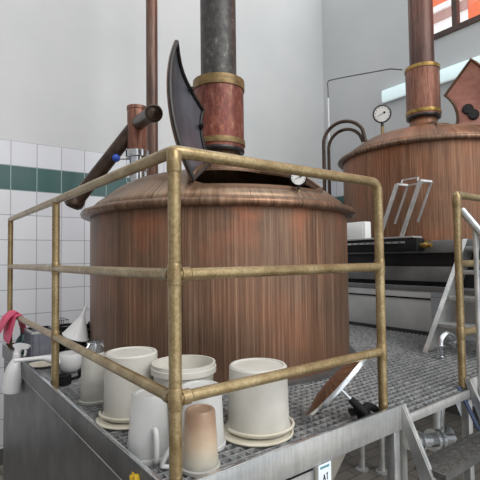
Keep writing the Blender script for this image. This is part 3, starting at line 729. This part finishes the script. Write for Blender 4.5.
# copper manhole lid leaning on its handle
t = thing('manhole_lid', 'loose oval copper manhole lid with steel edge, leaning on the grating by the right post', 'lid', (.80, .12, 0))
rv = V((.797, -.603, 0)); ta = math.radians(45); bv = V((.62, .77, -.28)).normalized()
ax_a = (rv * math.cos(ta) + V((0, 0, 1)) * math.sin(ta)); ax_a = (ax_a - bv * ax_a.dot(bv)).normalized(); nrm = bv.cross(ax_a); nrm = nrm if nrm.z > 0 else -nrm
OV = Matrix.Translation(V((0, 0, 0)))
LR = .215; lc = V((.755, .180, .014)) + ax_a * LR
def oval(bm):
    for v in bm.verts:
        k = (v.co - lc).dot(bv); v.co -= bv * k * .28
    return bm
bm = B(); prof = [(0, .038), (.06, .036), (.12, .029), (.165, .016), (LR - .012, .006), (LR - .01, 0), (.16, .008), (.1, .02), (0, .028)]
lathe(bm, prof, lc, 56, axis=nrm); oval(bm); obj('dish', bm, M['rim'], t)
bm = B(); lathe(bm, [(LR - .016, -.010), (LR, -.010), (LR + .004, 0), (LR, .010), (LR - .016, .010)], lc, 56, axis=nrm, closed=True); oval(bm); obj('edge_band', bm, M['steel_bright'], t)
bm = B(); h0 = lc + ax_a * .0 - nrm * .0; h1 = lc - nrm * .135 + ax_a * .0; bar(bm, lc - ax_a * .17, lc + ax_a * .17, .03, .012, nrm); tube(bm, [h0, h1], .007, 10); obj('handle_rod', bm, M['steel_bright'], t)
bm = B(); cdir = (V((1.215, .16, .03)) - h1).normalized(); e = h1 - nrm * .0
tube(bm, [h1 + nrm * .05, h1, h1 - nrm * .04], [.016, .02, .016], 10)
e2 = V((h1.x + .14, h1.y - .0, .02)); tube(bm, smooth_path([h1 - nrm * .02, (h1 + e2) / 2 + V((0, 0, .015)), e2], 4), .017, 10); bar(bm, h1 - rv * .02 + V((0, .03, -.03)), h1 + rv * .07 + V((0, .03, -.02)), .04, .02); bar(bm, h1 + V((0, 0, -.01)), V((h1.x + .02, h1.y + .01, .004)), .02, .015, (1, 0, 0))
obj('clamp_grip', bm, M['black'], t)
bm = B(); bar(bm, e2 - V((.02, 0, -.012)), e2 + V((.025, 0, .012)), .03, .02); obj('clamp_screw', bm, M['plastic_white'], t)

# yellow clip on the left kick plate
bm = B(); box(bm, (-.057, .16, -.045), (-.0502, .215, .014), .002); box(bm, (-.066, .163, -.045), (-.050, .178, .022), .002); box(bm, (-.066, .197, -.045), (-.050, .212, .008), .002)
tag(rebase(obj('plate_clip', bm, M['yellow']), (-.046, .19, 0)), 'yellow plastic clip fixed to the outside of the left kick plate near the corner', 'clip')

# ---- back left clutter
# dipper
t = thing('plastic_dipper', 'white plastic dipper with a long handle lying across the left kick plate under the funnel', 'dipper', (.19, 1.79, 0))
c_ = V((.19, 1.79, 0)); bm = B(); lathe(bm, [(0, .001), (.04, .004), (.068, .025), (.082, .06), (.086, .09), (.086, .12), (.082, .13), (.077, .13), (.080, .12), (.082, .09), (.076, .062), (.062, .030), (.035, .010), (0, .008)], c_, 40); obj('bowl', bm, M['plastic_white'], t)
bm = B(); hp = [c_ + V((-.075, .005, .085)), c_ + V((-.10, .006, .10)), c_ + V((-.17, .012, .118)), c_ + V((-.20, .015, .12)), c_ + V((-.34, .03, .122))]
tube(bm, hp, [.040, .036, .016, .0125, .0125], 14); obj('handle', bm, M['plastic_white'], t)
# funnel on canister
c_ = V((.258, 1.93, 0)); t = thing('canister', 'black canister standing under the white funnel', 'canister', c_)
bm = B(); lathe(bm, [(0, 0), (.06, 0), (.064, .006), (.064, .15), (.05, .175), (.03, .185), (0, .185)], c_, 28); obj('body', bm, M['black'], t)
t = thing('funnel', 'white plastic funnel standing upside down behind the left railing post', 'funnel', c_ + V((0, 0, .186)))
f0 = c_ + V((0, 0, .205)); axd = V((.27, -.21, 1)).normalized(); w = .003
bm = B(); lathe(bm, [(.092, 0), (.094, .006), (.088, .012), (.022, .145), (.015, .16), (.009, .235), (.006, .235), (.012, .16), (.018, .142), (.086, .008)], f0, 36, axis=axd, closed=True); obj('cone', bm, M['plastic_white'], t)
for a in (0, 2.1, 4.2):
    q1 = V((math.cos(a), math.sin(a), 0)); R_ = V((0, 0, 1)).rotation_difference(axd).to_matrix()
    bm = B(); bar(bm, f0 + R_ @ (q1 * .078 + V((0, 0, .03))), f0 + R_ @ (q1 * .026 + V((0, 0, .12))), .004, .01); obj('rib', bm, M['plastic_white'], t)
# crate
t = thing('plastic_crate', 'small grey ribbed plastic crate at the far left corner of the deck', 'crate', (.12, 2.36, 0))
bm = B(); cx0, cx1, cy0, cy1, ch = .045, .215, 2.24, 2.50, .225
box(bm, (cx0, cy0, .001), (cx1, cy1, .01)); 
for a, b in (((cx0, cy0), (cx0 + .006, cy1)), ((cx1 - .006, cy0), (cx1, cy1)), ((cx0, cy0), (cx1, cy0 + .006)), ((cx0, cy1 - .006), (cx1, cy1))): box(bm, (a[0], a[1], .01), (b[0], b[1], ch))
obj('walls', bm, M['crate'], t)
bm = B()
for a, b in (((cx0 - .008, cy0 - .008), (cx0 + .006, cy1 + .008)), ((cx1 - .006, cy0 - .008), (cx1 + .008, cy1 + .008)), ((cx0, cy0 - .008), (cx1, cy0 + .006)), ((cx0, cy1 - .006), (cx1, cy1 + .008))): box(bm, (a[0], a[1], ch - .02), (b[0], b[1], ch), .002)
obj('rim', bm, M['greysheet'], t)
bm = B()
for k in range(5): box(bm, (cx0 + .01 + k * .036, cy0 - .007, .01), (cx0 + .018 + k * .036, cy0, ch - .02))
for k in range(7): box(bm, (cx0 - .007, cy0 + .012 + k * .04, .01), (cx0, cy0 + .02 + k * .04, ch - .02))
obj('ribs', bm, M['crate'], t)
# plates
bm = B(); c_ = V((.08, 2.085, 0)); lathe(bm, [(0, .0), (.06, 0), (.098, .016), (.10, .02), (.096, .02), (.06, .006), (0, .006)], c_, 40)
tag(rebase(obj('plate', bm, M['plastic_cream']), c_), 'cream plate lying on the grating in front of the crate', 'plate')
# teal bottle
bm = B(); c_ = V((.055, 2.66, 0)); lathe(bm, [(0, 0), (.05, 0), (.055, .01), (.058, .08), (.04, .12), (.016, .15), (.016, .19), (.02, .19), (.02, .205), (0, .205)], c_, 28)
tag(rebase(obj('bottle', bm, M['teal']), c_), 'dark teal bottle in the corner below the pink glove', 'bottle')
# hose coil
def hose(c, r, n, rad, label, z0):
    bm = B(); pts = []
    for k in range(int(n * 28) + 1):
        a = 2 * PI * k / 28; pts.append(V((c[0] + (r + .008 * math.sin(a * .37)) * math.cos(a), c[1] + (r + .008 * math.cos(a * .53)) * math.sin(a), z0 + rad + k / 28 * rad * 2.02)))
    tube(bm, pts, rad, 8); tag(rebase(obj('hose_coil', bm, M['black']), (c[0], c[1], z0)), label, 'hose')
hose((.42, 2.56), .14, 8, .012, 'black hose coiled behind the funnel near the kettle', 0)
# wire rack between crate and funnel
bm = B()
for k in range(6): tube(bm, [(.24 + k * .016, 2.33, .0), (.24 + k * .016, 2.33, .28)], .002, 6)
for z in (.01, .1, .19, .28): tube(bm, [(.235, 2.33, z), (.325, 2.33, z)], .0025, 6)
for k in range(6): tube(bm, [(.24 + k * .016, 2.47, .0), (.24 + k * .016, 2.47, .28)], .002, 6)
for z in (.01, .28):
    tube(bm, [(.235, 2.47, z), (.325, 2.47, z)], .0025, 6)
    for x in (.24, .32): tube(bm, [(x, 2.33, z), (x, 2.47, z)], .0025, 6)
tag(rebase(obj('wire_rack', bm, M['blackpaint']), (.28, 2.4, 0)), 'dark wire rack between the grey crate and the coiled hose', 'rack')
# black clamp near post
bm = B(); c_ = V((.07, 1.54, 0)); lathe(bm, [(.022, 0), (.048, 0), (.050, .025), (.048, .055), (.024, .055)], c_, 20, closed=True); tube(bm, [c_ + V((.04, 0, .02)), c_ + V((.085, -.02, .03)), c_ + V((.1, -.03, .05))], .01, 8); lathe(bm, [(0, 0), (.022, 0), (.022, .02), (.012, .03), (0, .03)], c_ + V((.1, -.03, .05)), 14)
tube(bm, [c_ + V((.0, .04, .02)), c_ + V((.02, .09, .03)), c_ + V((.06, .12, .01))], .008, 8)
tag(rebase(obj('pipe_clamp', bm, M['black']), c_), 'black pipe clamp lying at the foot of the left railing post', 'clamp')
# spray bottle
t = thing('spray_bottle', 'white translucent spray bottle hanging on the outside of the left kick plate', 'bottle', (-.118, 2.2, -.19))
c_ = V((-.118, 2.2, -.19)); bm = B()
lathe(bm, [(0, 0), (.052, 0), (.060, .008), (.062, .03), (.061, .13), (.052, .175), (.034, .215), (.022, .24), (.018, .245), (0, .245)], c_, 36); obj('bottle_body', bm, M['plastic_white'], t)
rvv = V((.8, -.6, 0)); n0 = c_ + V((0, 0, .24)); bm = B()
lathe(bm, [(0, 0), (.026, 0), (.026, .03), (.02, .034), (.016, .05), (0, .05)], n0, 20)
def outline(bm, o, pts, thick):
    n_ = V((.6, .8, 0)) * thick / 2
    a = [bm.verts.new(o + rvv * x + V((0, 0, z)) - n_) for x, z in pts]; b = [bm.verts.new(o + rvv * x + V((0, 0, z)) + n_) for x, z in pts]
    bm.faces.new(a); bm.faces.new(b[::-1])
    for i in range(len(pts)): bm.faces.new([a[i], b[i], b[(i + 1) % len(pts)], a[(i + 1) % len(pts)]])
outline(bm, n0 + V((0, 0, .035)), [(-.02, 0), (.02, 0), (.026, .03), (.07, .042), (.078, .046), (.08, .062), (.05, .07), (.0, .07), (-.035, .058), (-.032, .046), (-.014, .03)], .03)
obj('spray_head', bm, M['plastic_white'], t)
bm = B(); outline(bm, n0 + V((0, 0, .0)), [(.045, .078), (.058, .08), (.064, .045), (.058, .02), (.05, .02), (.052, .045)], .014); obj('trigger', bm, M['plastic_white'], t)
t.rotation_mode = 'QUATERNION'; t.rotation_quaternion = Matrix.Rotation(math.radians(9), 3, V((.6, .8, 0))).to_quaternion(); t.location = (-.105, 2.19, -.170)
# pink glove draped over the lower rail
def drape(bm, path, wid, thick, skew=0.0):
    """path: (offset x, z, along shift) around rail; width along Y"""
    n = len(path); m_ = 7; G = []
    for side in (0, 1):
        rows = []
        for i, (x, z, s, wsc) in enumerate(path):
            row = []
            for j in range(m_ + 1):
                u = j / m_ - .5; yy = s + u * wid * wsc; rip = .008 * math.sin(j * 2.1 + i * .9) * min(1, i / 3)
                row.append(bm.verts.new((x + (rip if x < 0 else -rip) * (1 if abs(x) > .02 else 0) + (thick if side else 0) * (1 if x > 0 else -1) * 1.0, yy, z + (thick if side and abs(x) < .03 else 0))))
            rows.append(row)
        G.append(rows)
    A_, D_ = G
    for i in range(n - 1):
        for j in range(m_):
            bm.faces.new([A_[i][j], A_[i + 1][j], A_[i + 1][j + 1], A_[i][j + 1]]); bm.faces.new([D_[i][j], D_[i][j + 1], D_[i + 1][j + 1], D_[i + 1][j]])
    for i in range(n - 1):
        bm.faces.new([A_[i][0], D_[i][0], D_[i + 1][0], A_[i + 1][0]]); bm.faces.new([A_[i][m_], A_[i + 1][m_], D_[i + 1][m_], D_[i][m_]])
    for j in range(m_):
        bm.faces.new([A_[0][j], A_[0][j + 1], D_[0][j + 1], D_[0][j]]); bm.faces.new([A_[-1][j], D_[-1][j], D_[-1][j + 1], A_[-1][j + 1]])
bm = B(); z = .305; r = .024; yb = 2.62
path = [(-.065, z - .20, yb + .02, .6), (-.062, z - .15, yb + .02, .85), (-.052, z - .09, yb + .01, .85), (-.034, z - .03, yb, .85)] + [(r * math.cos(a), z + r * math.sin(a), yb, .85) for a in [PI - PI * k / 6 for k in range(7)]] + [(.03, z - .05, yb - .01, .8), (.045, z - .1, yb - .02, .6), (.05, z - .14, yb - .03, .35)]
drape(bm, path, .40, .004)
path = [(-.105, z - .13, yb + .10, .7), (-.09, z - .07, yb + .08, .9), (-.065, z - .015, yb + .08, .9), (-.035, z + .01, yb + .07, .9), (-.01, z + .035, yb + .06, .9), (.01, z + .035, yb + .05, .8), (.032, z + .0, yb + .03, .7), (.036, z - .05, yb + .02, .6)]
drape(bm, path, .26, .005)
o = tag(rebase(obj('rubber_glove', bm, M['pink'], ang=2), (0, yb, z)), 'pink rubber glove draped over the far end of the lower rail', 'glove')
sd = o.modifiers.new('s', 'SUBSURF'); sd.levels = 1; sd.render_levels = 2

# ------------------------------------------------------------------ camera
cam = bpy.data.cameras.new('camera'); co = bpy.data.objects.new('camera', cam); COL.objects.link(co)
yaw, pit, rol, f = .647101936, .0401136391, .0120908833, 436.3687933627
d = V((math.sin(yaw) * math.cos(pit), math.cos(yaw) * math.cos(pit), math.sin(pit)))
r0 = V((math.cos(yaw), -math.sin(yaw), 0)); u0 = r0.cross(d)
r_ = r0 * math.cos(rol) - u0 * math.sin(rol); u_ = u0 * math.cos(rol) + r0 * math.sin(rol)
Mx = Matrix.Identity(4)
for i in range(3): Mx[i][0] = r_[i]; Mx[i][1] = u_[i]; Mx[i][2] = -d[i]; Mx[i][3] = (-.679111, -1.249223, .752126)[i]
co.matrix_world = Mx
cam.sensor_width = 36; cam.lens = f / 480 * 36; cam.clip_start = .05
scn.camera = co

# ------------------------------------------------------------------ light
W = bpy.data.worlds.new('world'); scn.world = W; W.use_nodes = True
bg = W.node_tree.nodes['Background']; bg.inputs[0].default_value = (.93, .97, 1, 1); bg.inputs[1].default_value = 1.12
def sun(name, direction, strength, angle, col):
    l = bpy.data.lights.new(name, 'SUN'); l.energy = strength; l.angle = math.radians(angle); l.color = col
    o = bpy.data.objects.new(name, l); COL.objects.link(o); o.rotation_mode = 'QUATERNION'
    o.rotation_quaternion = V((0, 0, -1)).rotation_difference(V(direction).normalized()); return o
sun('daylight', (-.1, .75, -.62), 1.45, 40, (1, .98, .95))
scn.view_settings.view_transform = 'Standard'; scn.view_settings.look = 'None'; scn.view_settings.gamma = 1; scn.view_settings.exposure = .26
scn.view_settings.use_curve_mapping = False
